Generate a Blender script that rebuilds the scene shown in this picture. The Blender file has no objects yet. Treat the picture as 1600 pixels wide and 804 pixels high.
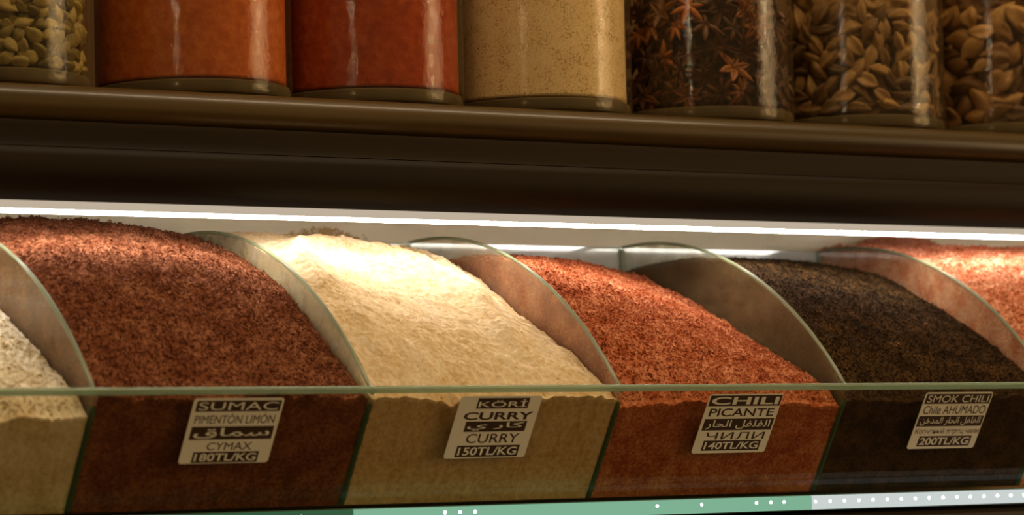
import bpy, bmesh, math, random
import numpy as np
from mathutils import Vector, Matrix

sc = bpy.context.scene
C = sc.collection
PI = math.pi
random.seed(7)

# ------------------------------------------------------------------ camera
PSI, PITCH, ROLL = 0.57886162, 0.06896559, 0.025
CAM = Vector((-0.87223501, -1.81581339, -0.06300244))
fw = Vector((math.sin(PSI)*math.cos(PITCH), math.cos(PSI)*math.cos(PITCH), math.sin(PITCH)))
rt = Vector((math.cos(PSI), -math.sin(PSI), 0.0))
up = rt.cross(fw)
r2 = rt*math.cos(ROLL) - up*math.sin(ROLL)
u2 = up*math.cos(ROLL) + rt*math.sin(ROLL)
cd = bpy.data.cameras.new('camera')
cd.sensor_width = 36.0
cd.lens = 5000.0/1600.0*36.0
cd.clip_start = 0.05
cd.dof.use_dof = True
cd.dof.focus_distance = 2.27
cd.dof.aperture_fstop = 7.5
cam = bpy.data.objects.new('camera', cd)
C.objects.link(cam)
cam.matrix_world = Matrix(((r2.x, u2.x, -fw.x, CAM.x), (r2.y, u2.y, -fw.y, CAM.y), (r2.z, u2.z, -fw.z, CAM.z), (0, 0, 0, 1)))
sc.camera = cam

# ------------------------------------------------------------------ light and exposure
sc.view_settings.view_transform = 'Standard'
sc.view_settings.look = 'None'
sc.view_settings.gamma = 1.0
sc.view_settings.use_curve_mapping = False
sc.view_settings.exposure = 0.0
wd = bpy.data.worlds.new('world')
sc.world = wd
wd.use_nodes = True
wbg = wd.node_tree.nodes['Background']
wbg.inputs[0].default_value = (1.0, 0.66, 0.30, 1)
wbg.inputs[1].default_value = 0.21
LED_STRENGTH = 28.0
LED_COLOR = (1.0, 0.93, 0.86, 1)

def lamp(name, kind, loc, energy, color, size=0.1, target=None):
    l = bpy.data.lights.new(name, kind)
    l.energy = energy
    l.color = color
    if kind == 'AREA':
        l.size = size
    else:
        l.shadow_soft_size = size
    o = bpy.data.objects.new(name, l)
    C.objects.link(o)
    o.location = loc
    if target is not None:
        o.rotation_euler = (Vector(target) - Vector(loc)).to_track_quat('-Z', 'Y').to_euler()
    return o
# market lamps hanging in the passage before the stall
for loc, e in (((-1.10, -1.15, 0.52), 1.3), ((2.45, -1.20, 0.58), 2.6)):
    tl = lamp('tube_light', 'AREA', loc, e, (1.0, 0.74, 0.44), 0.014, (0.45, 0.2, 0.25))
    tl.data.shape = 'RECTANGLE'; tl.data.size = 0.014; tl.data.size_y = 0.45
lamp('hall_light', 'AREA', (4.4, -2.4, 0.5), 48, (1.0, 0.68, 0.34), 2.0, (0.5, 0.2, 0.2))
# the stall's own light under its canopy, high over the front of the bins
cl = lamp('canopy_light', 'AREA', (0.6, -0.30, 1.35), 13.5, (1.0, 0.77, 0.50), 0.2, (0.6, 0.06, 0.05))
cl.data.shape = 'RECTANGLE'; cl.data.size = 1.8; cl.data.size_y = 0.12

# ------------------------------------------------------------------ node helpers
def new_mat(name):
    m = bpy.data.materials.new(name)
    m.use_nodes = True
    nt = m.node_tree
    nt.nodes.clear()
    out = nt.nodes.new('ShaderNodeOutputMaterial')
    return m, nt, out

def N(nt, t, **kw):
    n = nt.nodes.new(t)
    for k, v in kw.items():
        if hasattr(n, k):
            setattr(n, k, v)
    return n

def setin(n, **kw):
    for k, v in kw.items():
        n.inputs[k.replace('_', ' ')].default_value = v
    return n

def ramp(nt, fac, stops):
    r = nt.nodes.new('ShaderNodeValToRGB')
    e = r.color_ramp.elements
    while len(e) < len(stops):
        e.new(0.5)
    for i, (p, c) in enumerate(stops):
        e[i].position = p
        e[i].color = (*c, 1)
    nt.links.new(fac, r.inputs[0])
    return r.outputs[0]

def noise(nt, vec, scale, detail=4, rough=0.6):
    n = nt.nodes.new('ShaderNodeTexNoise')
    n.inputs['Scale'].default_value = scale
    n.inputs['Detail'].default_value = detail
    n.inputs['Roughness'].default_value = rough
    nt.links.new(vec, n.inputs['Vector'])
    return n.outputs[0]

def math_n(nt, op, a, b):
    n = nt.nodes.new('ShaderNodeMath')
    n.operation = op
    for i, v in enumerate((a, b)):
        if isinstance(v, (int, float)):
            n.inputs[i].default_value = v
        else:
            nt.links.new(v, n.inputs[i])
    return n.outputs[0]

def simple(name, col, rough=0.5, spec=0.5, coat=0.0, var=0.0, vscale=40, bump=0.0, stretch=None, metal=0.0):
    m, nt, out = new_mat(name)
    b = N(nt, 'ShaderNodeBsdfPrincipled')
    b.inputs['Roughness'].default_value = rough
    b.inputs['Specular IOR Level'].default_value = spec
    b.inputs['Coat Weight'].default_value = coat
    b.inputs['Coat Roughness'].default_value = 0.10
    b.inputs['Metallic'].default_value = metal
    tc = N(nt, 'ShaderNodeTexCoord')
    vec = tc.outputs['Object']
    if stretch:
        mp = N(nt, 'ShaderNodeMapping')
        mp.inputs['Scale'].default_value = stretch
        nt.links.new(vec, mp.inputs[0])
        vec = mp.outputs[0]
    f = noise(nt, vec, vscale, 5, 0.6)
    lo = tuple(c*(1-var) for c in col)
    hi = tuple(min(1, c*(1+var)) for c in col)
    nt.links.new(ramp(nt, f, [(0.3, lo), (0.7, hi)]), b.inputs['Base Color'])
    if bump:
        bp = N(nt, 'ShaderNodeBump')
        bp.inputs['Strength'].default_value = bump
        bp.inputs['Distance'].default_value = 0.001
        nt.links.new(f, bp.inputs['Height'])
        nt.links.new(bp.outputs[0], b.inputs['Normal'])
    nt.links.new(b.outputs[0], out.inputs[0])
    return m

def glass(name, tint=(0.95, 0.97, 0.93), rough=0.02, dust=None, dust_lo=0.0, dust_hi=0.0, dscale=25, wob=0.0, refl=1.0, seed=0.0):
    """thin pane of clear glass: see-through, mirror sheen rising at a glancing view, an even film of powder dust"""
    m, nt, out = new_mat(name)
    tr = N(nt, 'ShaderNodeBsdfTransparent')
    tr.inputs[0].default_value = (*tint, 1)
    gl = N(nt, 'ShaderNodeBsdfGlossy')
    gl.inputs['Roughness'].default_value = rough
    gl.inputs['Color'].default_value = (1, 1, 1, 1)
    lw = N(nt, 'ShaderNodeLayerWeight')
    lw.inputs['Blend'].default_value = 0.5
    p = math_n(nt, 'POWER', lw.outputs['Facing'], 5.0)
    fac = math_n(nt, 'MULTIPLY_ADD', p, 0.96*refl)
    fac.node.inputs[2].default_value = 0.04*refl
    tc = N(nt, 'ShaderNodeTexCoord')
    mp = N(nt, 'ShaderNodeMapping')
    mp.inputs['Location'].default_value = (seed, seed*0.7, seed*0.3)
    nt.links.new(tc.outputs['Object'], mp.inputs[0])
    vec = mp.outputs[0]
    if wob:
        bp = N(nt, 'ShaderNodeBump')
        bp.inputs['Strength'].default_value = wob
        bp.inputs['Distance'].default_value = 0.001
        nt.links.new(noise(nt, vec, 160, 3, 0.6), bp.inputs['Height'])
        nt.links.new(bp.outputs[0], gl.inputs['Normal'])
    mx = N(nt, 'ShaderNodeMixShader')
    nt.links.new(fac, mx.inputs[0])
    nt.links.new(tr.outputs[0], mx.inputs[1])
    nt.links.new(gl.outputs[0], mx.inputs[2])
    res = mx.outputs[0]
    if dust:
        df = N(nt, 'ShaderNodeBsdfDiffuse')
        df.inputs[0].default_value = (*dust, 1)
        tl = N(nt, 'ShaderNodeBsdfTranslucent')
        tl.inputs[0].default_value = (*dust, 1)
        dm = N(nt, 'ShaderNodeMixShader')
        dm.inputs[0].default_value = 0.5
        nt.links.new(df.outputs[0], dm.inputs[1])
        nt.links.new(tl.outputs[0], dm.inputs[2])
        f = ramp(nt, noise(nt, vec, dscale, 6, 0.65), [(0.32, (dust_lo,)*3), (0.68, (dust_hi,)*3)])
        m2 = N(nt, 'ShaderNodeMixShader')
        nt.links.new(f, m2.inputs[0])
        nt.links.new(res, m2.inputs[1])
        nt.links.new(dm.outputs[0], m2.inputs[2])
        res = m2.outputs[0]
    nt.links.new(res, out.inputs[0])
    return m

def edge_glass(name, col, rough=0.25):
    m, nt, out = new_mat(name)
    b = N(nt, 'ShaderNodeBsdfPrincipled')
    b.inputs['Base Color'].default_value = (*col, 1)
    b.inputs['Roughness'].default_value = rough
    tl = N(nt, 'ShaderNodeBsdfTranslucent')
    tl.inputs[0].default_value = (*col, 1)
    tp = N(nt, 'ShaderNodeBsdfTransparent')
    tp.inputs[0].default_value = (0.85, 0.95, 0.85, 1)
    a = N(nt, 'ShaderNodeMixShader'); a.inputs[0].default_value = 0.4
    nt.links.new(b.outputs[0], a.inputs[1]); nt.links.new(tl.outputs[0], a.inputs[2])
    c = N(nt, 'ShaderNodeMixShader'); c.inputs[0].default_value = 0.3
    nt.links.new(a.outputs[0], c.inputs[1]); nt.links.new(tp.outputs[0], c.inputs[2])
    nt.links.new(c.outputs[0], out.inputs[0])
    return m

def emit(name, col, strength):
    m, nt, out = new_mat(name)
    e = N(nt, 'ShaderNodeEmission')
    e.inputs[0].default_value = (*col[:3], 1)
    e.inputs[1].default_value = strength
    nt.links.new(e.outputs[0], out.inputs[0])
    return m

def grains(name, stops, scale=420, rough=0.9, island=0.55, spec=0.08, coarse=None):
    """ground spice: colour from fine noise and, on loose flakes, from each flake's own shade"""
    m, nt, out = new_mat(name)
    b = N(nt, 'ShaderNodeBsdfPrincipled')
    b.inputs['Roughness'].default_value = rough
    b.inputs['Specular IOR Level'].default_value = spec
    tc = N(nt, 'ShaderNodeTexCoord')
    g = N(nt, 'ShaderNodeNewGeometry')
    f1 = noise(nt, tc.outputs['Object'], scale, 3, 0.7)
    f1 = math_n(nt, 'MULTIPLY_ADD', f1, 2.2); f1.node.inputs[2].default_value = -0.6
    a = math_n(nt, 'MULTIPLY', f1, 1-island)
    c = math_n(nt, 'MULTIPLY', g.outputs['Random Per Island'], island)
    s = math_n(nt, 'ADD', a, c)
    if coarse:
        f2 = noise(nt, tc.outputs['Object'], coarse, 3, 0.6)
        f2 = math_n(nt, 'MULTIPLY_ADD', f2, 0.9); f2.node.inputs[2].default_value = -0.45
        s = math_n(nt, 'ADD', s, f2)
    nt.links.new(ramp(nt, s, stops), b.inputs['Base Color'])
    bp = N(nt, 'ShaderNodeBump')
    bp.inputs['Strength'].default_value = 0.35
    bp.inputs['Distance'].default_value = 0.0006
    nt.links.new(f1, bp.inputs['Height'])
    nt.links.new(bp.outputs[0], b.inputs['Normal'])
    nt.links.new(b.outputs[0], out.inputs[0])
    return m

# ------------------------------------------------------------------ object helpers
def tag(o, label=None, cat=None, group=None, kind=None):
    if label: o['label'] = label
    if cat: o['category'] = cat
    if group: o['group'] = group
    if kind: o['kind'] = kind
    return o

def link(name, me, mat=None, parent=None, smooth=False):
    o = bpy.data.objects.new(name, me)
    C.objects.link(o)
    if mat: me.materials.append(mat)
    if parent: o.parent = parent
    if smooth:
        me.polygons.foreach_set('use_smooth', [True]*len(me.polygons))
    return o

def from_bm(name, bm, mat=None, parent=None, smooth=False):
    me = bpy.data.meshes.new(name)
    bm.to_mesh(me)
    bm.free()
    return link(name, me, mat, parent, smooth)

def from_data(name, vs, fs, mat=None, parent=None, smooth=False):
    me = bpy.data.meshes.new(name)
    me.from_pydata([tuple(v) for v in vs], [], fs)
    me.update()
    return link(name, me, mat, parent, smooth)

def empty(name, loc):
    o = bpy.data.objects.new(name, None)
    o.empty_display_size = 0.02
    C.objects.link(o)
    o.location = loc
    return o

def add_box(bm, x0, x1, y0, y1, z0, z1):
    r = bmesh.ops.create_cube(bm, size=1.0)
    for v in r['verts']:
        v.co = Vector((x0 + (v.co.x+.5)*(x1-x0), y0 + (v.co.y+.5)*(y1-y0), z0 + (v.co.z+.5)*(z1-z0)))
    return r['verts']

def box(name, dims, mat, parent=None, bevel=0.0):
    bm = bmesh.new()
    add_box(bm, *dims)
    if bevel:
        bmesh.ops.bevel(bm, geom=bm.edges[:], offset=bevel, segments=2, affect='EDGES', profile=0.5)
    return from_bm(name, bm, mat, parent)

def extrude_yz(name, prof, x0, x1, mat, parent=None, smooth=False):
    n = len(prof)
    vs = [(x0, y, z) for y, z in prof] + [(x1, y, z) for y, z in prof]
    fs = [(i, (i+1) % n, n+(i+1) % n, n+i) for i in range(n)]
    fs += [tuple(range(n-1, -1, -1)), tuple(range(n, 2*n))]
    o = from_data(name, vs, fs, mat, parent)
    bm = bmesh.new(); bm.from_mesh(o.data)
    bmesh.ops.recalc_face_normals(bm, faces=bm.faces[:])
    bm.to_mesh(o.data); bm.free()
    if smooth:
        o.data.polygons.foreach_set('use_smooth', [True]*len(o.data.polygons))
        o.data.set_sharp_from_angle(angle=math.radians(35))
    return o

def lathe(name, prof, mat, parent=None, seg=96, closed=False):
    vs, fs = [], []
    n = len(prof)
    for k in range(seg):
        a = 2*PI*k/seg
        for r, z in prof:
            vs.append((r*math.cos(a), r*math.sin(a), z))
    for k in range(seg):
        k2 = (k+1) % seg
        for i in range(n if closed else n-1):
            j = (i+1) % n
            fs.append((k*n+i, k2*n+i, k2*n+j, k*n+j))
    o = from_data(name, vs, fs, mat, parent)
    bm = bmesh.new(); bm.from_mesh(o.data)
    bmesh.ops.remove_doubles(bm, verts=bm.verts[:], dist=1e-6)
    bmesh.ops.recalc_face_normals(bm, faces=bm.faces[:])
    bm.to_mesh(o.data); bm.free()
    o.data.polygons.foreach_set('use_smooth', [True]*len(o.data.polygons))
    o.data.set_sharp_from_angle(angle=math.radians(40))
    return o

# numpy value noise --------------------------------------------------
def vnoise(x, y, seed=0):
    xi = np.floor(x).astype(np.int64); yi = np.floor(y).astype(np.int64)
    xf = x-xi; yf = y-yi
    def h(a, b):
        n = (a*374761393 + b*668265263 + seed*974634777) & 0xffffffff
        n = ((n ^ (n >> 13))*1274126177) & 0xffffffff
        n = n ^ (n >> 16)
        return (n & 0xffff)/65535.0*2-1
    u = xf*xf*xf*(xf*(xf*6-15)+10); v = yf*yf*yf*(yf*(yf*6-15)+10)
    return (h(xi, yi)*(1-u)+h(xi+1, yi)*u)*(1-v) + (h(xi, yi+1)*(1-u)+h(xi+1, yi+1)*u)*v

def fbm(x, y, octv=4, seed=0, gain=0.55):
    s = np.zeros_like(x); a = 1.0
    for k in range(octv):
        s += a*vnoise(x*2**k + 13.7*k, y*2**k - 7.1*k, seed+k)
        a *= gain
    return s

# ------------------------------------------------------------------ dimensions (metres)
W = 0.2                                   # one bin
DIV_X = [-0.2, 0.0, 0.2, 0.4, 0.6, 0.8, 1.0]
ARC_R, ARC_Y, ARC_Z = 0.32, 0.25, 0.12-0.32
Z_BOT = -0.0785
def arc_z(y):
    return ARC_Z + math.sqrt(max(0, ARC_R**2 - (y-ARC_Y)**2))
def pane_out(z):                          # outer face of the leaning front pane
    return -0.009 - 0.62*(z+0.006)
PANE_T = 0.0052
def pane_in(z):
    return pane_out(z) + PANE_T

# ------------------------------------------------------------------ the setting
m_wall = simple('brown_wall', (0.10, 0.055, 0.02), 0.8, var=0.3, vscale=6)
m_floor = simple('dark_floor', (0.06, 0.035, 0.015), 0.6, var=0.4, vscale=5)
tag(box('floor', (-3, 4, -3.5, 0.9, -1.02, -1.0), m_floor), kind='structure')
tag(box('wall_back', (-3, 4, 0.56, 0.6, -1.0, 1.6), m_wall), kind='structure')

# white board behind the bins with powder stains along its foot
def white_board_mat():
    m, nt, out = new_mat('white_board')
    b = N(nt, 'ShaderNodeBsdfPrincipled')
    b.inputs['Roughness'].default_value = 0.55
    tc = N(nt, 'ShaderNodeTexCoord')
    sx = N(nt, 'ShaderNodeSeparateXYZ')
    nt.links.new(tc.outputs['Object'], sx.inputs[0])
    f = noise(nt, tc.outputs['Object'], 130, 6, 0.7)
    # stains gather in patches along the lower edge
    dx = math_n(nt, 'ABSOLUTE', math_n(nt, 'SUBTRACT', sx.outputs[0], 0.335), 0)
    near = math_n(nt, 'SUBTRACT', 1.0, math_n(nt, 'MULTIPLY', dx, 14))
    near = math_n(nt, 'MAXIMUM', near, 0.16)
    low = math_n(nt, 'SUBTRACT', 1.0, math_n(nt, 'MULTIPLY', math_n(nt, 'SUBTRACT', sx.outputs[2], 0.121), 52))
    low = math_n(nt, 'MAXIMUM', low, 0.0)
    s = math_n(nt, 'MULTIPLY', math_n(nt, 'MULTIPLY', f, 1.9), math_n(nt, 'MULTIPLY', near, low))
    st = ramp(nt, s, [(0.42, (0, 0, 0)), (0.56, (1, 1, 1))])
    base = ramp(nt, noise(nt, tc.outputs['Object'], 18, 4, 0.6), [(0.3, (0.82, 0.72, 0.50)), (0.7, (0.88, 0.79, 0.58))])
    mx = N(nt, 'ShaderNodeMixRGB')
    nt.links.new(st, mx.inputs[0])
    nt.links.new(base, mx.inputs[1])
    mx.inputs[2].default_value = (0.46, 0.29, 0.11, 1)
    nt.links.new(mx.outputs[0], b.inputs['Base Color'])
    nt.links.new(b.outputs[0], out.inputs[0])
    return m
tag(box('trim_1', (-0.6, 2.2, 0.2895, 0.298, -0.09, 0.1400), white_board_mat()), kind='structure')

# counter the bins stand on
m_counter = simple('counter_wood', (0.085, 0.045, 0.015), 0.5, var=0.35, vscale=30, stretch=(0.15, 1, 1))
ct = tag(box('counter', (-0.6, 2.2, 0.06, 0.50, -1.0, -0.094), m_counter, bevel=0.004), 'dark brown counter under the row of glass spice bins', 'counter')

# ------------------------------------------------------------------ dark shelf over the bins
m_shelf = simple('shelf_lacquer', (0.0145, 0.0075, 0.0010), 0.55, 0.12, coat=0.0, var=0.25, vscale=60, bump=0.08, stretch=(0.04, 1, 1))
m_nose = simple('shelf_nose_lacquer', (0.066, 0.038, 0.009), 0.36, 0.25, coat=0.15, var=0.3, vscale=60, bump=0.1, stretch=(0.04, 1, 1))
shelf = empty('display_shelf', (0, 0.2, 0.131))
tag(shelf, 'dark brown lacquered shelf carrying the row of glass jars', 'shelf')
def S(o):                                  # keep world position under the empty
    o.matrix_parent_inverse = Matrix.Translation(shelf.location).inverted()
    return o
nose = []
for k in range(13):                        # rounded nose
    a = PI/2 + PI*k/12*0.98
    nose.append((0.1325 + 0.0125*math.cos(a), 0.1949 + 0.0125*math.sin(a)))
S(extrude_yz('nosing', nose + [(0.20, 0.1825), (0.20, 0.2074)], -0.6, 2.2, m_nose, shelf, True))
prof = [(0.1440, 0.1850), (0.1420, 0.1835), (0.1415, 0.1800), (0.1430, 0.1730), (0.1405, 0.1668), (0.30, 0.1668), (0.30, 0.1850)]
prof = [(y-0.019 if y < 0.2 else y, z-0.0018) for y, z in prof]
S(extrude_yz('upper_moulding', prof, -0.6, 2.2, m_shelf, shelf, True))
prof = [(0.1410, 0.1661)]
for k in range(1, 12):
    t = k/12
    prof.append((0.1390 - 0.0030*math.sin(PI*t)**0.8 + 0.009*t**3, 0.1661 - t*0.0340))
prof += [(0.150, 0.1310), (0.165, 0.1310), (0.165, 0.1661)]
prof = [(y-0.021 if y < 0.2 else y, z-0.0018) for y, z in prof]
S(extrude_yz('lower_moulding', prof, -0.6, 2.2, m_shelf, shelf, True))
S(box('shelf_board', (-0.6, 2.2, 0.2005, 0.54, 0.1885, 0.2074), m_shelf, shelf))
S(box('soffit', (-0.6, 2.2, 0.145, 0.54, 0.1405, 0.1640), simple('soffit_paint', (0.80, 0.72, 0.55), 0.6, var=0.1), shelf)).location.z += 0

# ------------------------------------------------------------------ LED batten beneath the shelf
led = empty('led_batten', (0.5, 0.130, 0.1295))
tag(led, 'long white LED strip light under the dark shelf above the spices', 'strip light')
m_house = emit('led_housing_glow', (0.80, 0.66, 0.50), 0.65)  # lit white of the batten housing, put in as weak emission
m_tube = emit('led_tube_light', LED_COLOR, LED_STRENGTH)
o = box('housing_glow', (-0.6, 2.2, 0.1220, 0.1325, 0.1231, 0.1286), m_house, led, 0.0008)
o.matrix_parent_inverse = Matrix.Translation(led.location).inverted()
o = box('diffuser', (-0.6, 2.2, 0.1228, 0.1320, 0.1206, 0.1230), m_tube, led, 0.0012)
o.matrix_parent_inverse = Matrix.Translation(led.location).inverted()

# ------------------------------------------------------------------ glass of the bins
m_edge = edge_glass('ground_glass_edge', (0.36, 0.39, 0.25))
m_edge_green = edge_glass('green_glass_edge', (0.10, 0.20, 0.09))
m_rim = edge_glass('pane_rim_edge', (0.36, 0.44, 0.28), 0.15)
m_pane = glass('front_pane_glass', (0.925, 0.885, 0.79), 0.03, (0.55, 0.40, 0.22), 0.003, 0.016, 14, refl=0.45)

XL, XR = -0.6, 1.5
pane = from_data('front_pane', *(lambda a: a)(([(XL, pane_out(-0.0050), -0.0050), (XR, pane_out(-0.0050), -0.0050), (XR, pane_out(Z_BOT), Z_BOT), (XL, pane_out(Z_BOT), Z_BOT),
     (XL, pane_in(-0.0050), -0.0050), (XR, pane_in(-0.0050), -0.0050), (XR, pane_in(Z_BOT), Z_BOT), (XL, pane_in(Z_BOT), Z_BOT)],
    [(0, 1, 2, 3), (7, 6, 5, 4), (3, 2, 6, 7), (0, 3, 7, 4), (1, 5, 6, 2)])), m_pane)
tag(pane, 'long leaning front pane of clear glass closing all the spice bins', 'glass pane')
rim = [(pane_out(-0.0049)-0.0001, -0.0049)]
for k in range(9):
    a = PI*k/8
    mid = (pane_out(-0.0022)+pane_in(-0.0022))/2
    rim.append((mid - PANE_T/2*math.cos(a), -0.0022 + 0.0022*math.sin(a)))
rim.append((pane_in(-0.0049)+0.0001, -0.0049))
extrude_yz('polished_edge', rim, XL, XR, m_rim, pane, True)

m_back = simple('back_glass', (0.52, 0.53, 0.46), 0.06, 0.9, coat=1.0, var=0.08, vscale=12)
bk = tag(extrude_yz('back_panel', [(0.2830, Z_BOT), (0.2872, Z_BOT), (0.2812, 0.1195), (0.2770, 0.1195)], -0.6, 2.2, m_back), 'pale glossy panel closing the rear of the spice bins', 'glass panel')

dust = {0: (0.62, 0.52, 0.36), 1: (0.50, 0.38, 0.20), 2: (0.88, 0.80, 0.62), 3: (0.60, 0.44, 0.30), 4: (0.46, 0.34, 0.17), 5: (0.62, 0.40, 0.28), 6: (0.6, 0.45, 0.3)}
dlab = {0: 'glass divider left of the off-white coarse spice', 1: 'curved glass divider between the off-white spice and the dark red sumac',
        2: 'curved glass divider between the dark red sumac and the cream curry powder', 3: 'curved glass divider between the cream curry powder and the red chili',
        4: 'curved glass divider between the red chili and the black smoked chili', 5: 'curved glass divider between the black smoked chili and the pinkish red flakes',
        6: 'glass divider beyond the pinkish red flakes'}
for i, X in enumerate(DIV_X):
    if i in (0, 6):
        continue
    root = empty('bin_divider', (X, 0.14, Z_BOT))
    tag(root, dlab[i], 'glass divider', 'curved glass dividers of the spice bins')
    T = 0.0028
    outl = []
    for k in range(41):
        y = -0.0035 + (0.275+0.0035)*k/40
        outl.append((y, arc_z(y)))
    outl = [p for p in outl]
    y0 = pane_in(Z_BOT)+0.0004
    front = (pane_in(-0.0015)+0.0006, -0.0015)
    outl = [front] + [p for p in outl if p[0] > front[0]+0.001]
    poly = [(y0, Z_BOT+0.0003)] + outl + [(0.275, Z_BOT+0.0003)]
    vs = []
    for s in (-1, 1):
        vs += [(s*T/2, y-0.14, z-Z_BOT) for y, z in poly]
    n = len(poly)
    fs = [tuple(range(n)), tuple(range(2*n-1, n-1, -1))]
    hi_d = {1: 0.42, 2: 0.75, 3: 0.62, 4: 0.62, 5: 0.35}[i]
    lo_d = {1: 0.18, 2: 0.45, 3: 0.25, 4: 0.18, 5: 0.10}[i]
    mg = glass('divider_glass', (0.93, 0.95, 0.90), 0.03, dust[i], lo_d*0.35, hi_d*0.50, 60, seed=i*3.1, refl=0.8)
    from_data('glass_sheet', vs, fs, mg, root)
    # ground edge: an oval bead along the curved top and down the back, dark green strip down the front
    def ribbon(name, pts, mat, hw):
        v, f = [], []
        for k, (y, z) in enumerate(pts):
            a = pts[max(0, k-1)]; b = pts[min(len(pts)-1, k+1)]
            ty, tz = b[0]-a[0], b[1]-a[1]
            l = math.hypot(ty, tz) or 1
            ny, nz = -tz/l, ty/l
            for q in range(8):
                an = 2*PI*q/8
                v.append((hw*math.cos(an), y-0.14+ny*0.0012*math.sin(an), z-Z_BOT+nz*0.0012*math.sin(an)))
        for k in range(len(pts)-1):
            for q in range(8):
                f.append((k*8+q, k*8+(q+1) % 8, (k+1)*8+(q+1) % 8, (k+1)*8+q))
        return from_data(name, v, f, mat, root, True)
    ribbon('polished_edge', outl, m_edge, 0.0017)
    ribbon('back_edge', [(0.275, z) for z in np.linspace(0.1180, Z_BOT+0.002, 6)], m_edge, 0.0020)
    ribbon('front_edge', [(y0+(front[0]-y0)*t, Z_BOT+0.0003+(front[1]-Z_BOT)*t) for t in np.linspace(0.02, 0.86, 6)], m_edge_green, 0.0022)

# ------------------------------------------------------------------ spice heaps
ARCP = [(0.004, -0.010), (0.010, 0.004), (0.03, 0.030), (0.05, 0.050), (0.09, 0.0765), (0.13, 0.0967), (0.19, 0.114), (0.227, 0.119), (0.285, 0.119)]
def shifted(p, dz0, dz1):
    return [(y, z + dz0 + (dz1-dz0)*min(1, y/0.25)) for y, z in p]

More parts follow.
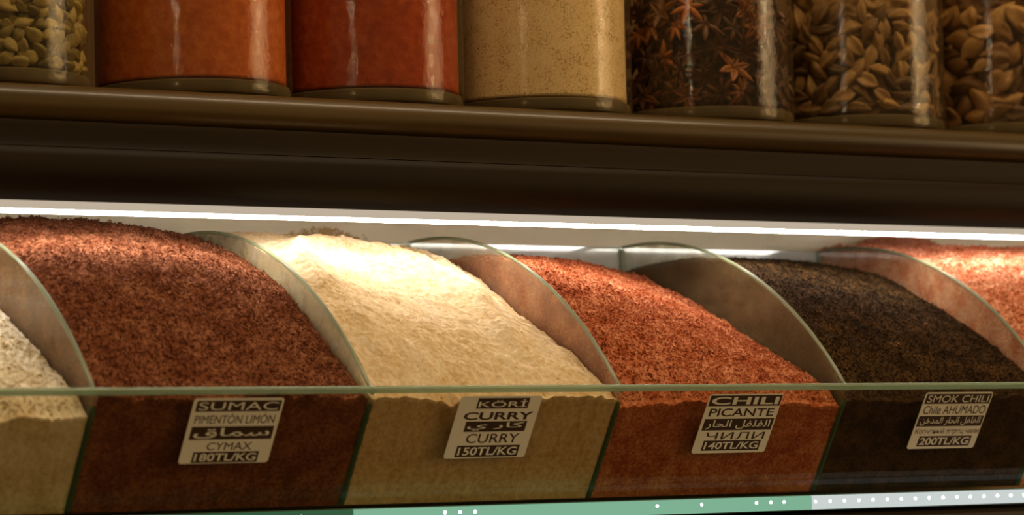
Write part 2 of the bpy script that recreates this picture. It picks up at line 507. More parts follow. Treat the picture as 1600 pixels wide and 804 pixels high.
def heap(name, i, L, R, Mid, seed, mat, clump, fine, nflake, fsize, flat, label, cat='spice', extra=None, fill=-0.0115):
    x0, x1 = DIV_X[i]+0.0022, DIV_X[i+1]-0.0022
    NU, NV, NF = 270, 380, 26
    u = np.linspace(0, 1, NU)
    yb = 0.2762
    tv = np.linspace(0, 1, NV)**1.05
    def fn(P):
        P = sorted(P)
        ys = np.array([p[0] for p in P]); zs = np.array([p[1] for p in P])
        return lambda y: np.interp(y, ys, zs)
    fL, fR, fM = fn(L), fn(R), fn(Mid)
    U, V = np.meshgrid(u, tv)
    xg = x0 + U*(x1-x0)
    # the fill line on the front pane wanders
    zf = fill + 0.0020*fbm(xg*22, xg*0+seed, 3, seed) + 0.0012*fbm(xg*110, xg*0+seed, 4, seed+1, 0.7)
    yf = -0.009 - 0.62*(zf+0.006) + PANE_T + 0.0004
    Y = yf + (yb-yf)*V
    def sm(f):
        acc = 0
        for d in (-0.012, -0.006, 0, 0.006, 0.012):
            acc = acc + f(Y+d)
        return acc/5
    zl, zr, zm = sm(fL), sm(fR), sm(fM)
    # through left, middle and right profiles
    q = U
    Z = zl*(1-q)*(1-2*q) + zm*4*q*(1-q) + zr*q*(2*q-1)
    Z = np.maximum(Z, 0.25*np.minimum(zl, zr)+0.75*(zl*(1-q)+zr*q)-0.004)
    w0 = np.clip(1-V/0.05, 0, 1)**1.5
    Z = Z*(1-w0) + zf*w0
    s = V*0.33
    amp = np.clip(V/0.02, 0, 1)
    if extra is not None:
        Z = Z + extra(U, Y, xg)*amp
    Z = Z + amp*(clump*fbm(xg*70, s*75, 3, seed+3) + fine*fbm(xg*330, s*350, 3, seed+9, 0.7))
    Z = Z + np.clip(V/0.02, 0, 1)*0.7*clump*(np.abs(fbm(xg*150, s*160, 3, seed+21))-0.4)
    top = np.stack([xg, Y, Z], -1)
    # pressed face on the inside of the pane
    fz = np.linspace(Z_BOT+0.0008, 1, NF)
    front = np.zeros((NF, NU, 3))
    for k in range(NF):
        t = k/NF
        zz = (Z_BOT+0.0008)*(1-t) + Z[0]*t
        front[k, :, 0] = xg[0]; front[k, :, 2] = zz
        front[k, :, 1] = -0.009 - 0.62*(zz+0.006) + PANE_T + 0.0004 + 0.0005*np.abs(fbm(xg[0]*90, zz*90, 3, seed+5))
    back = np.zeros((2, NU, 3))
    back[:, :, 0] = xg[0]; back[:, :, 1] = yb
    back[0, :, 2] = Z[-1]*0.5; back[1, :, 2] = Z_BOT+0.0008
    G = np.concatenate([front, top, back], 0)
    nr = G.shape[0]
    verts = G.reshape(-1, 3)
    idx = np.arange(nr*NU).reshape(nr, NU)
    quads = np.stack([idx[:-1, :-1], idx[:-1, 1:], idx[1:, 1:], idx[1:, :-1]], -1).reshape(-1, 4)
    # side walls pressed on the dividers
    base = len(verts)
    extra_v, extra_q = [], []
    for side, col in ((0, 0), (1, NU-1)):
        c = idx[:, col]
        bv = verts[c].copy(); bv[:, 2] = Z_BOT+0.0008; bv[:, 1] = np.maximum(bv[:, 1], pane_in(Z_BOT)+0.0004)
        b0 = base + sum(len(e) for e in extra_v)
        bi = np.arange(b0, b0+len(c))
        extra_v.append(bv)
        qd = np.stack([c[:-1], c[1:], bi[1:], bi[:-1]], -1)
        extra_q.append(qd if side == 0 else qd[:, ::-1])
    verts = np.concatenate([verts]+extra_v, 0)
    quads = np.concatenate([quads]+extra_q, 0)
    me = bpy.data.meshes.new(name)
    rng = np.random.default_rng(seed)
    # loose flakes lying on the surface
    if nflake:
        vi = rng.integers(6, NV-3, nflake); ui = rng.integers(1, NU-2, nflake)
        P = top[vi, ui] + rng.normal(0, 0.0003, (nflake, 3))
        dz_v = (top[np.minimum(vi+2, NV-1), ui]-top[vi-2, ui]); dz_u = (top[vi, ui+1]-top[vi, ui-1])
        nrm = np.cross(dz_u, dz_v); nrm /= np.linalg.norm(nrm, axis=1, keepdims=True)+1e-9
        a = rng.normal(0, 1, (nflake, 3)); a -= (a*nrm).sum(1, keepdims=True)*nrm*rng.uniform(0.3, 1, (nflake, 1))
        a /= np.linalg.norm(a, axis=1, keepdims=True)
        b = np.cross(nrm, a)
        sz = fsize*np.exp(rng.normal(0, 0.35, (nflake, 1)))
        P = P + nrm*sz*0.15
        t4 = [P+a*sz*0.6, P-a*sz*0.45+b*sz*0.42, P-a*sz*0.4-b*sz*0.4, P+nrm*sz*flat]
        fv = np.stack(t4, 1).reshape(-1, 3)
        f0 = len(verts)
        k = np.arange(nflake)[:, None]*4+f0
        tris = np.concatenate([k+np.array([[0, 1, 3]]), k+np.array([[1, 2, 3]]), k+np.array([[2, 0, 3]]), k+np.array([[0, 2, 1]])], 0)
        allv = np.concatenate([verts, fv], 0)
    else:
        tris = np.zeros((0, 3), int); allv = verts
    nl = len(quads)*4+len(tris)*3
    me.vertices.add(len(allv)); me.vertices.foreach_set('co', allv.ravel().astype(np.float32))
    me.loops.add(nl); me.loops.foreach_set('vertex_index', np.concatenate([quads.ravel(), tris.ravel()]).astype(np.int32))
    me.polygons.add(len(quads)+len(tris))
    me.polygons.foreach_set('loop_start', np.concatenate([np.arange(len(quads))*4, len(quads)*4+np.arange(len(tris))*3]).astype(np.int32))
    me.update(calc_edges=True)
    me.validate()
    nside = sum(len(e) for e in extra_q)
    me.polygons.foreach_set('use_smooth', np.concatenate([np.ones(len(quads)-nside, bool), np.zeros(nside, bool), np.zeros(len(me.polygons)-len(quads), bool)]))
    o = link(name, me, mat)
    tag(o, label, cat, None, 'stuff')
    return o

m_salt = grains('coarse_offwhite_spice', [(0.1, (0.36, 0.22, 0.08)), (0.42, (0.66, 0.54, 0.33)), (0.75, (0.86, 0.80, 0.66)), (0.95, (0.92, 0.88, 0.78))], 300, coarse=40)
m_sumac = grains('sumac_spice', [(0.1, (0.065, 0.015, 0.005)), (0.5, (0.155, 0.045, 0.017)), (0.95, (0.36, 0.15, 0.075))], 420, coarse=60, island=0.4)
m_curry = grains('curry_spice', [(0.15, (0.54, 0.36, 0.16)), (0.5, (0.67, 0.505, 0.30)), (0.9, (0.77, 0.64, 0.46))], 260, coarse=35, island=0.2)
m_chili = grains('chili_spice', [(0.1, (0.12, 0.020, 0.006)), (0.5, (0.38, 0.088, 0.028)), (0.95, (0.72, 0.32, 0.17))], 420, coarse=60, island=0.45)
m_smok = grains('smoked_chili_spice', [(0.1, (0.008, 0.004, 0.0012)), (0.55, (0.026, 0.0125, 0.0038)), (0.93, (0.10, 0.050, 0.016)), (1.0, (0.5, 0.22, 0.1))], 450, coarse=60)
m_red = grains('red_flake_spice', [(0.1, (0.26, 0.055, 0.018)), (0.5, (0.60, 0.19, 0.085)), (0.9, (0.86, 0.48, 0.32))], 400, coarse=55)

heap('coarse_spice_heap', 0,
     [(0.004, -0.014), (0.05, 0.035), (0.15, 0.075), (0.285, 0.09)],
     [(0.004, -0.014), (0.033, 0.004), (0.1, 0.039), (0.139, 0.058), (0.2, 0.08), (0.285, 0.09)],
     [(0.004, -0.014), (0.033, 0.012), (0.1, 0.050), (0.139, 0.068), (0.2, 0.088), (0.285, 0.095)],
     11, m_salt, 0.0012, 0.0006, 9000, 0.0019, 0.35, 'heap of off-white coarse ground spice in the bin at the left end', fill=-0.020)
heap('sumac_heap', 1,
     shifted(ARCP, -0.003, 0.002),
     [(0.004, -0.010), (0.014, 0.003), (0.056, 0.034), (0.116, 0.076), (0.176, 0.098), (0.228, 0.113), (0.285, 0.113)],
     [(0.004, -0.010), (0.014, 0.006), (0.056, 0.050), (0.10, 0.083), (0.15, 0.106), (0.2, 0.1205), (0.25, 0.1275), (0.285, 0.126)],
     23, m_sumac, 0.0015, 0.0008, 30000, 0.0014, 0.35, 'heap of dark reddish-brown sumac in the bin labelled SUMAC', fill=-0.0065)

def curry_extra(U, Y, xg):
    z = 0*U
    d = np.hypot((U-0.42)/0.26, (Y-0.105)/0.05)
    z = z - 0.0130*np.exp(-d**2)                                        # scooped hollow
    c = np.hypot((U-0.43)/0.33, (Y-0.105)/0.062)
    z = z + 0.0060*np.exp(-((c-1.05)/0.13)**2)*np.clip((Y-0.08)/0.04, 0, 1)   # lip above it
    rr = np.abs(U - (0.80-0.05*np.sin(Y*30)))
    z = z + 0.0050*np.exp(-(rr/0.05)**2)*np.clip((Y-0.03)/0.03, 0, 1)   # ridge down the right side
    z = z + 0.0020*np.exp(-(np.abs(U-0.14)/0.05)**2)*np.clip((Y-0.03)/0.03, 0, 1)
    n = fbm(U*7+1.3, Y*40, 3, 71)
    z = z + 0.0010*np.floor(n*3)/3
    crust = np.clip((Y-0.10)/0.03, 0, 1)*np.clip((U-0.25)/0.2, 0, 1)
    z = z + 0.0009*crust*fbm(xg*130, Y*140, 4, 77, 0.65)                                     # small breaks in the packed powder
    return z
heap('curry_powder_heap', 2,
     shifted(ARCP, -0.002, 0.000),
     [(0.004, -0.010), (0.013, 0.002), (0.075, 0.035), (0.133, 0.062), (0.183, 0.090), (0.24, 0.106), (0.285, 0.110)],
     [(0.004, -0.010), (0.014, 0.006), (0.056, 0.046), (0.10, 0.076), (0.145, 0.1035), (0.194, 0.1125), (0.25, 0.117), (0.285, 0.118)],
     37, m_curry, 0.0010, 0.00022, 500, 0.0009, 0.5, 'heap of cream-coloured curry powder in the bin labelled CURRY', extra=curry_extra, fill=-0.0095)
heap('chili_heap', 3,
     [(0.004, -0.010), (0.010, 0.002), (0.03, 0.027), (0.05, 0.047), (0.09, 0.0735), (0.135, 0.097), (0.183, 0.101), (0.285, 0.100)],
     [(0.004, -0.012), (0.025, 0.002), (0.089, 0.029), (0.168, 0.065), (0.243, 0.092), (0.285, 0.098)],
     [(0.004, -0.010), (0.014, 0.004), (0.056, 0.036), (0.10, 0.062), (0.15, 0.085), (0.2, 0.1005), (0.25, 0.107), (0.285, 0.109)],
     41, m_chili, 0.0012, 0.0007, 30000, 0.0014, 0.35, 'heap of bright red-orange chili flakes in the bin labelled CHILI PICANTE', fill=-0.0145)
heap('smoked_chili_heap', 4,
     [(0.004, -0.010), (0.010, 0.002), (0.03, 0.027), (0.05, 0.047), (0.09, 0.0735), (0.135, 0.0985), (0.19, 0.104), (0.285, 0.100)],
     [(0.004, -0.010), (0.028, 0.012), (0.1, 0.053), (0.18, 0.090), (0.224, 0.101), (0.285, 0.104)],
     [(0.004, -0.010), (0.014, 0.004), (0.056, 0.040), (0.10, 0.068), (0.15, 0.092), (0.2, 0.104), (0.25, 0.109), (0.285, 0.109)],
     53, m_smok, 0.0010, 0.0007, 30000, 0.0013, 0.35, 'heap of blackish smoked chili in the bin labelled SMOK CHILI')
def red_extra(U, Y, xg):
    return 0.0180*np.exp(-((U-0.42)/0.26)**2)*np.clip((Y-0.235)/0.045, 0, 1)
heap('red_flake_heap', 5,
     shifted(ARCP, -0.001, 0.001),
     shifted(ARCP, 0.0, 0.004),
     [(0.004, -0.010), (0.014, 0.006), (0.056, 0.052), (0.10, 0.085), (0.15, 0.108), (0.2, 0.1195), (0.235, 0.1185), (0.285, 0.119)],
     67, m_red, 0.0012, 0.0007, 26000, 0.0016, 0.35, 'heap of pinkish-red flakes at the right end, piled above the glass', extra=red_extra)

# ------------------------------------------------------------------ price labels on the pane
m_card = simple('label_card', (0.95, 0.90, 0.76), 0.55, var=0.04, vscale=30)
m_ink = simple('label_ink', (0.055, 0.026, 0.010), 0.5, var=0.1)
ET = Vector((0, -0.62, 1)).normalized()      # up along the leaning pane
EN = Vector((0, -1, -0.62)).normalized()     # out of the pane
LW, LH = 0.0652, 0.0482
def text_mesh(s, bold=0.0):
    cu = bpy.data.curves.new('lettering', 'FONT')
    cu.body = s
    cu.offset = bold
    cu.resolution_u = 6
    ob = bpy.data.objects.new('lettering', cu)
    C.objects.link(ob)
    bpy.context.view_layer.update()
    dg = bpy.context.evaluated_depsgraph_get()
    me = bpy.data.meshes.new_from_object(ob.evaluated_get(dg))
    bpy.data.objects.remove(ob); bpy.data.curves.remove(cu)
    me.materials.clear()
    return me

def lay(me, a0, a1, b0, b1, lift):
    co = np.zeros(len(me.vertices)*3); me.vertices.foreach_get('co', co)
    co = co.reshape(-1, 3)
    lo, hi = co.min(0), co.max(0)
    out = np.zeros_like(co)
    for k, p in enumerate(co):
        a = a0 + (a1-a0)*(p[0]-lo[0])/(hi[0]-lo[0])
        b = b1 + (b0-b1)*(p[1]-lo[1])/(hi[1]-lo[1])
        out[k] = Vector((1, 0, 0))*(a*LW) - ET*(b*LH) + EN*lift
    me.vertices.foreach_set('co', out.ravel())
    me.update()

def flat_rect(name, a0, a1, b0, b1, l0, l1, mat, parent, rad=0.0):
    pts = []
    w, h = (a1-a0)*LW, (b1-b0)*LH
    for cx, cy, s in ((rad, rad, PI), (w-rad, rad, 1.5*PI), (w-rad, h-rad, 0), (rad, h-rad, 0.5*PI)):
        for k in range(6 if rad else 1):
            an = s + (PI/2*k/5 if rad else 0)
            pts.append((a0*LW + cx + rad*math.cos(an), b0*LH + cy + rad*math.sin(an)))
    n = len(pts)
    vs = [Vector((x, 0, 0)) - ET*y + EN*l0 for x, y in pts] + [Vector((x, 0, 0)) - ET*y + EN*l1 for x, y in pts]
    fs = [tuple(range(n, 2*n)), tuple(range(n-1, -1, -1))] + [(i, (i+1) % n, n+(i+1) % n, n+i) for i in range(n)]
    o = from_data(name, vs, fs, mat, parent)
    bm = bmesh.new(); bm.from_mesh(o.data)
    bmesh.ops.recalc_face_normals(bm, faces=bm.faces[:])
    bm.to_mesh(o.data); bm.free()
    return o

AR_FLFL = '\uFEDE\uFED4\uFEE0\uFED4\uFEDF\uFE8D'
AR_HAR = '\uFEAD\uFE8E\uFEA4\uFEDF\uFE8D'
AR_MDKHN = '\uFEE6\uFEA7\uFEAA\uFEE4\uFEDF\uFE8D'
# text, bar?, a0, a1, b0, b1, bold
LABELS = [
    (0.0665, 'cream price label printed SUMAC on the glass before the dark red heap', [
        ('SUMAC', 1, .04, .975, .035, .20, .0), ('PIMENTÓN LIMÓN', 0, .06, .945, .225, .385, .0),
        ('\uFED5\uFE8E\uFEE4\uFEB3', 1, .05, .965, .43, .63, .012), ('CYMAX', 0, .27, .77, .675, .795, .0), ('180TL/KG', 1, .14, .87, .82, .985, .02)]),
    (0.2660, 'cream price label printed KÖRİ CURRY on the glass before the cream powder', [
        ('KÖRİ', 1, .22, .85, .03, .20, .004), ('CURRY', 0, .10, .95, .255, .38, .025),
        ('\uFEF1 \uFEAD\uFE8E\uFEDB', 1, .15, .90, .405, .57, .01), ('CURRY', 0, .21, .855, .605, .755, .005), ('150TL/KG', 1, .13, .90, .795, .98, .02)]),
    (0.4725, 'cream price label printed CHILI PICANTE on the glass before the red flakes', [
        ('CHILI', 1, .02, .99, .02, .20, .022), ('PICANTE', 0, .065, .945, .24, .375, .012),
        (AR_HAR + ' ' + AR_FLFL, 1, .04, .98, .415, .61, .008), ('ЧИЛИ', 0, .13, .92, .645, .765, .0), ('140TL/KG', 1, .12, .90, .785, .955, .02)]),
    (0.6705, 'cream price label printed SMOK CHILI on the glass before the black heap', [
        ('SMOK CHILI', 1, .02, .985, .025, .20, .0), ('Chile AHUMADO', 0, .05, .97, .235, .38, .0),
        (AR_MDKHN + ' ' + AR_HAR + ' ' + AR_FLFL, 1, .02, .985, .415, .60, .006), ('Копченый перец чили', 0, .04, .985, .635, .755, .0), ('200TL/KG', 1, .13, .91, .775, .955, .02)]),
]
for X, lab, rows in LABELS:
    zt = -0.0072
    root = empty('price_label', (X, pane_out(zt), zt))
    tag(root, lab, 'price label', 'price labels on the front glass')
    flat_rect('card', 0, 1, 0, 1, 0.0001, 0.0004, m_card, root, 0.0022)
    for s, bar, a0, a1, b0, b1, bold in rows:
        me = text_mesh(s, bold)
        if bar:
            br = flat_rect('printed_bar', a0, a1, b0, b1, 0.00042, 0.0005, m_ink, root)
            ma, mb = 0.03*(a1-a0), 0.14*(b1-b0)
            if ord(s[0]) > 0xF000:
                ma, mb = 0.04*(a1-a0), 0.10*(b1-b0)
            lay(me, a0+ma, a1-ma, b0+mb, b1-mb, 0.00056)
            link('lettering', me, m_card, br)
        else:
            lay(me, a0, a1, b0, b1, 0.00048)
            link('lettering', me, m_ink, root)

# ------------------------------------------------------------------ glass ledge, LED tape and the glow of its lit edge as emitters
m_ledge = edge_glass('green_ledge_glass', (0.30, 0.50, 0.36), 0.15)
tag(box('glass_ledge', (-0.6, 1.6, 0.0285, 0.058, -0.0915, -0.0800), m_ledge, None, 0.001), 'green glass ledge under the leaning front pane', 'glass ledge')
tape = empty('led_tape_edge_glow', (0.5, 0.026, -0.086))
tag(tape, 'LED tape and the green glow of the lit glass ledge edge, built as emitters', 'strip light')
m_seg = [emit('edge_glow_dim', (0.10, 0.30, 0.14), 0.35), emit('edge_glow_green', (0.26, 0.54, 0.36), 0.80), emit('tape_glow_white', (0.62, 0.68, 0.66), 0.95)]  # LED light scattered in the green glass edge, put in as emission
for x0, x1, k in ((-0.3, 0.20, 0), (0.2002, 0.586, 1), (0.5862, 1.3, 2)):  # separate strengths follow how the edge glow changes along the ledge
    o = box('tape_edge_glow', (x0, x1, 0.0240, 0.0283, -0.0908 if k else -0.0895, -0.0806), m_seg[k], tape, 0.0008)
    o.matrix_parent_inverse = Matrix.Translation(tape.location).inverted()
m_led_glint = emit('led_and_glint', (0.85, 0.95, 1.0), 14.0)
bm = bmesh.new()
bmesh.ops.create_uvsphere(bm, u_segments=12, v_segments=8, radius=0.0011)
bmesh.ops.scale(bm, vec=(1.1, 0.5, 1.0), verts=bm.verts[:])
led_or_glint0 = from_bm('led_or_glint', bm, m_led_glint, tape, True)
spots = [0.145, 0.160, 0.271, 0.283, 0.295, 0.447, 0.486, 0.535, 0.548, 0.560] + [0.589+0.0135*k for k in range(25)]  # scattered left ones are LED glints in the glass, put in as emitters
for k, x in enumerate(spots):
    o = led_or_glint0 if k == 0 else led_or_glint0.copy()
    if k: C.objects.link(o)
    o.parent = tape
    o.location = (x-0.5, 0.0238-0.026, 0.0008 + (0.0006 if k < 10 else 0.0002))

# ------------------------------------------------------------------ jars
JR, JH = 0.0724, 0.20
JZ = 0.2075
JY = 0.2072
m_jar = glass('jar_glass', (0.95, 0.92, 0.84), 0.012, (0.6, 0.45, 0.25), 0.0, 0.022, 30, wob=0.35, refl=0.5)
def jar_base_mat():
    m, nt, out = new_mat('jar_base_glass')
    g = N(nt, 'ShaderNodeBsdfGlass')
    g.inputs['Color'].default_value = (0.86, 0.80, 0.62, 1)
    g.inputs['Roughness'].default_value = 0.12
    g.inputs['IOR'].default_value = 1.35
    d = N(nt, 'ShaderNodeBsdfDiffuse'); d.inputs[0].default_value = (0.27, 0.20, 0.10, 1)
    tc = N(nt, 'ShaderNodeTexCoord')
    mx = N(nt, 'ShaderNodeMixShader')
    f = ramp(nt, noise(nt, tc.outputs['Object'], 30, 4), [(0.3, (0.22,)*3), (0.7, (0.42,)*3)])
    nt.links.new(f, mx.inputs[0])
    nt.links.new(g.outputs[0], mx.inputs[1]); nt.links.new(d.outputs[0], mx.inputs[2])
    nt.links.new(mx.outputs[0], out.inputs[0])
    return m
m_jbase = jar_base_mat()
JX = [0.0231, 0.1800, 0.3255, 0.4768, 0.6337, 0.7897, 0.9480]
JL = ['glass jar of olive-green seeds at the left end of the shelf', 'glass jar of orange-red ground spice beside the green seeds',
      'glass jar of deep brick-red powder beside the beige jar', 'glass jar of speckled beige powder on the dark shelf',
      'glass jar of dark star anise on the shelf', 'glass jar of small brown pods right of the star anise',
      'glass jar of large curled brown pods at the right end']
jar0 = None
jars = []
for k, x in enumerate(JX):
    if jar0 is None:
        jar0 = empty('glass_jar', (x, JY, JZ))
        r = JR
        lathe('jar_wall', [(r-0.004, 0.0006), (r-0.0012, 0.0018), (r, 0.005), (r, JH-0.004), (r-0.002, JH), (r-0.0025, JH), (r-0.0036, JH-0.004), (r-0.0036, 0.0128)], m_jar, jar0, 128)
        lathe('jar_base', [(0.0001, 0.0004), (r-0.0065, 0.0004), (r-0.0025, 0.0025), (r-0.0014, 0.0060), (r-0.0022, 0.0105), (r-0.0065, 0.0122), (0.0001, 0.0124)], m_jbase, jar0, 96)
        j = jar0
    else:
        j = jar0.copy(); C.objects.link(j)
        for ch in list(jar0.children):
            c = ch.copy(); C.objects.link(c); c.parent = j
        j.location = (x, JY, JZ)
        j.rotation_euler.z = 0.7*k
    tag(j, JL[k], 'jar', 'glass jars on the shelf')
    jars.append(j)

CR = JR-0.0042                                # contents radius
CZ = JZ+0.0130
def powder(k, name, mat, label, amp=0.0, h=0.165, rad=CR):
    seg, rows = 160, 90
    vs, fs = [], []
    rng = random.Random(k)
    A = np.linspace(0, 2*PI, seg, endpoint=False); Zr = np.linspace(0, h, rows)
    AA, ZZ = np.meshgrid(A, Zr)
    rr = rad - 0.0003 - amp*(0.5+0.5*np.clip(fbm(AA*seg/2/PI*0.25, ZZ*160, 3, k), -1, 1))
    x = rr*np.cos(AA); y = rr*np.sin(AA)
    vs = list(np.stack([x, y, ZZ], -1).reshape(-1, 3))
    for i in range(rows-1):
        for j in range(seg):
            j2 = (j+1) % seg
            fs.append((i*seg+j, i*seg+j2, (i+1)*seg+j2, (i+1)*seg+j))
    fs.append(tuple(range(seg-1, -1, -1)))
    c = len(vs); vs.append((0, 0, h+0.006))
    for j in range(seg):
        fs.append(((rows-1)*seg+j, (rows-1)*seg+(j+1) % seg, c))
    o = from_data(name, vs, fs, mat, None, True)
    o.location = (JX[k], JY, CZ)
    return tag(o, label, 'spice', None, 'stuff')

m_orange = grains('orange_red_powder', [(0.1, (0.40, 0.085, 0.014)), (0.5, (0.50, 0.120, 0.022)), (0.9, (0.58, 0.17, 0.04))], 120, island=0.0, coarse=20)
m_brick = grains('brick_red_powder', [(0.1, (0.28, 0.034, 0.006)), (0.5, (0.36, 0.052, 0.009)), (0.9, (0.44, 0.08, 0.02))], 120, island=0.0, coarse=20)
m_beige = grains('speckled_beige_powder', [(0.02, (0.10, 0.05, 0.015)), (0.20, (0.48, 0.31, 0.14)), (0.40, (0.78, 0.60, 0.36)), (0.9, (0.86, 0.70, 0.46))], 760, island=0.0, coarse=90)
powder(1, 'ground_spice', m_orange, 'orange-red ground spice filling the second glass jar')
powder(2, 'ground_spice', m_brick, 'deep brick-red powder filling the jar beside the beige one')
powder(3, 'ground_spice', m_beige, 'beige powder with dark specks filling a glass jar')

# whole pods and seeds
def pod_mat(name, a, b, c, rough=0.55):
    m, nt, out = new_mat(name)
    bs = N(nt, 'ShaderNodeBsdfPrincipled')
    bs.inputs['Roughness'].default_value = rough
    bs.inputs['Specular IOR Level'].default_value = 0.35
    oi = N(nt, 'ShaderNodeObjectInfo')
    tc = N(nt, 'ShaderNodeTexCoord')
    f = noise(nt, tc.outputs['Object'], 260, 4, 0.7)
    s = math_n(nt, 'ADD', math_n(nt, 'MULTIPLY', oi.outputs['Random'], 0.6), math_n(nt, 'MULTIPLY', f, 0.5))
    nt.links.new(ramp(nt, s, [(0.15, a), (0.55, b), (0.95, c)]), bs.inputs['Base Color'])
    bp = N(nt, 'ShaderNodeBump'); bp.inputs['Strength'].default_value = 0.5; bp.inputs['Distance'].default_value = 0.0008
    nt.links.new(f, bp.inputs['Height']); nt.links.new(bp.outputs[0], bs.inputs['Normal'])
    nt.links.new(bs.outputs[0], out.inputs[0])
    return m

def spindle(name, L, wd, th, ridges, bend, curl, seed, crease=0.0):
    """pod along x: tapered body with ridges, a seam and a bend"""
    rng = random.Random(seed)
    ns, nr = 15, 16
    vs, fs = [], []
    for i in range(ns+1):
        t = i/ns
        pr = math.sin(PI*t)**0.95*(1-0.55*(t-0.4)) + 0.05
        for j in range(nr):
            a = 2*PI*j/nr
            k = 1+0.20*math.cos(ridges*a+1.1*t+seed) - crease*math.exp(-((a-PI/2)/0.40)**2)*(0.4+0.6*math.sin(PI*t))
            k *= 1+rng.uniform(-0.07, 0.07)
            x = (t-0.5)*L
            y = wd/2*pr*math.cos(a)*k
            z = th/2*pr*math.sin(a)*k
            z += curl*(y/(wd/2))**2*wd*0.5
            y += bend*L*(4*(t-0.5)**2)
            vs.append((x, y, z))
    for i in range(ns):
        for j in range(nr):
            fs.append((i*nr+j, i*nr+(j+1) % nr, (i+1)*nr+(j+1) % nr, (i+1)*nr+j))
    fs.append(tuple(range(nr-1, -1, -1))); fs.append(tuple(range(ns*nr, ns*nr+nr)))
    me = bpy.data.meshes.new(name)
    me.from_pydata(vs, [], fs); me.update()
    me.polygons.foreach_set('use_smooth', [True]*len(me.polygons))
    return me

def star(name, R, arms, seed):
    """star anise: boat-shaped split carpels round a hub, a seed in some"""
    rng = random.Random(seed)
    vs, fs = [], []
    for q in range(arms):
        a = 2*PI*q/arms + rng.uniform(-0.12, 0.12)
        L = R*rng.uniform(0.75, 1.1); w = R*rng.uniform(0.12, 0.18); h = R*0.18
        b = len(vs)
        prof = [(0.04, 0.35), (0.25, 0.9), (0.5, 1.0), (0.75, 0.6), (1.0, 0.06)]
        for t, s in prof:
            for sy, sz in ((0.35, 0.35), (1, 0.9), (0.8, 0.0), (0, -0.7), (-0.8, 0.0), (-1, 0.9), (-0.35, 0.35), (0, -0.25)):
                lx, ly, lz = t*L, sy*s*w, sz*s*h + 0.18*L*t*t
                vs.append((lx*math.cos(a)-ly*math.sin(a), lx*math.sin(a)+ly*math.cos(a), lz))
        for i in range(4):
            for j in range(8):
                fs.append((b+i*8+j, b+i*8+(j+1) % 8, b+(i+1)*8+(j+1) % 8, b+(i+1)*8+j))
        fs.append(tuple(b+7-j for j in range(8))); fs.append(tuple(b+32+j for j in range(8)))
    me = bpy.data.meshes.new(name)
    me.from_pydata(vs, [], fs); me.update()
    me.polygons.foreach_set('use_smooth', [True]*len(me.polygons))
    return me

AZ0 = math.atan2(-math.cos(PSI), -math.sin(PSI))   # side of the jars that faces the passage
def scatter(k, name, meshes, mat, label, cat, group, du, dv, thick, lo, hi, zmax, layers=2, tilt=0.35, scale=0.15, seed=1):
    rng = random.Random(seed)
    for me in meshes:
        me.materials.append(mat)
    n = 0
    for ly in range(layers):
        r = CR - thick*(0.55+0.9*ly)
        nz = max(1, int((zmax-CZ-dv*0.4)/dv))
        for iz in range(nz+1):
            z = CZ + dv*0.5 + iz*dv
            na = int(math.radians(hi-lo)*r/du)
            for ia in range(na):
                a = AZ0 + math.radians(lo) + (ia+0.5*(iz % 2)+0.5*ly+rng.uniform(-0.3, 0.3))*du/r
                o = bpy.data.objects.new(name, meshes[rng.randrange(len(meshes))])
                C.objects.link(o)
                zz = min(max(z + rng.uniform(-0.3, 0.3)*dv, CZ+dv*0.45), zmax)
                rr = r + rng.uniform(-0.15, 0.05)*thick
                nrm = Vector((math.cos(a), math.sin(a), 0))
                tan = Vector((-math.sin(a), math.cos(a), 0))
                th = rng.uniform(0, 2*PI)
                if iz == 0:
                    th = rng.choice((0, PI)) + rng.uniform(-0.4, 0.4)
                ax = tan*math.cos(th) + Vector((0, 0, 1))*math.sin(th)
                ay = nrm.cross(ax)
                M = Matrix((ax, ay, nrm)).transposed().to_4x4()
                M = M @ Matrix.Rotation(rng.uniform(-tilt, tilt), 4, 'X') @ Matrix.Rotation(rng.uniform(-tilt, tilt)*0.6, 4, 'Y')
                if rng.random() < 0.5:
                    M = M @ Matrix.Rotation(PI, 4, 'X')
                s = 1 + rng.uniform(-scale, scale)
                M = Matrix.Translation((JX[k]+rr*math.cos(a), JY+rr*math.sin(a), zz)) @ M @ Matrix.Scale(s, 4)
                o.matrix_world = M
                tag(o, label, cat, group)
                n += 1
    return n

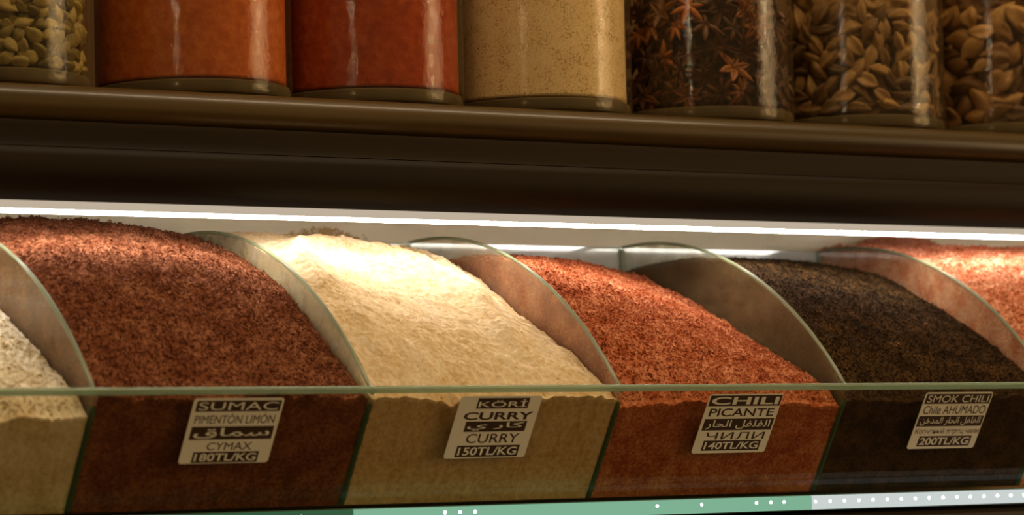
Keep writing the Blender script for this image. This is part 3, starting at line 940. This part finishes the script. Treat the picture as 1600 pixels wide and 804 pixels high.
m_seed = pod_mat('green_seed', (0.06, 0.042, 0.007), (0.20, 0.150, 0.032), (0.46, 0.36, 0.13))
m_pod = pod_mat('brown_pod', (0.05, 0.022, 0.006), (0.21, 0.11, 0.034), (0.46, 0.28, 0.11))
m_big = pod_mat('curled_pod', (0.05, 0.021, 0.006), (0.24, 0.115, 0.034), (0.56, 0.34, 0.14))
m_star = pod_mat('star_anise', (0.030, 0.011, 0.003), (0.13, 0.046, 0.012), (0.52, 0.18, 0.04), 0.45)
cnt = []
cnt.append(scatter(0, 'green_seed', [spindle('green_seed', 0.0165, 0.0085, 0.0075, 3, 0.04, 0.0, s) for s in (1, 2, 3)], m_seed,
        'olive-green seed among many in the leftmost glass jar', 'seed', 'green seeds in the first jar', 0.0105, 0.0085, 0.0075, -75, 105, 0.290, seed=3))
cnt.append(scatter(4, 'star_anise', [star('star_anise', 0.0155, 8, 1), star('star_anise', 0.014, 7, 2), star('star_anise', 0.0165, 6, 5)], m_star,
        'dark star anise fruit among many in the fifth glass jar', 'star anise', 'star anise in the jar', 0.021, 0.017, 0.009, -85, 95, 0.308, seed=5, tilt=0.7))
cnt.append(scatter(5, 'brown_pod', [spindle('brown_pod', 0.0245, 0.0098, 0.0080, 4, 0.05, 0.25, 4, 0.35), spindle('brown_pod', 0.0215, 0.0105, 0.0085, 3, -0.06, 0.3, 5, 0.4), spindle('brown_pod', 0.0265, 0.0084, 0.0078, 5, 0.10, 0.1, 6, 0.3)], m_pod,
        'small brown dried pod among many in the sixth glass jar', 'pod', 'small brown pods in the jar', 0.0165, 0.0105, 0.0080, -85, 95, 0.308, seed=8))
cnt.append(scatter(6, 'curled_pod', [spindle('curled_pod', 0.031, 0.0140, 0.0090, 4, 0.16, 0.35, 7, 0.4), spindle('curled_pod', 0.027, 0.0155, 0.0095, 3, -0.14, 0.4, 8, 0.45), spindle('curled_pod', 0.024, 0.0165, 0.0100, 3, 0.08, 0.45, 9, 0.35)], m_big,
        'large curled brown pod among many in the glass jar at the right end', 'pod', 'large curled pods in the jar', 0.021, 0.0135, 0.0100, -90, 60, 0.308, seed=9))
print('pieces', cnt)
# the rest of each jar's filling, behind and above the pieces at the glass
powder(0, 'seed_filling', m_seed, 'mass of olive-green seeds deep inside the leftmost jar', 0.006, rad=CR-0.013)
powder(4, 'star_anise_filling', m_star, 'mass of dark star anise deep inside the fifth jar', 0.008, rad=CR-0.016)
powder(5, 'pod_filling', m_pod, 'mass of small brown pods deep inside the sixth jar', 0.006, rad=CR-0.013)
powder(6, 'curled_pod_filling', m_big, 'mass of curled brown pods deep inside the jar at the right end', 0.007, rad=CR-0.016)
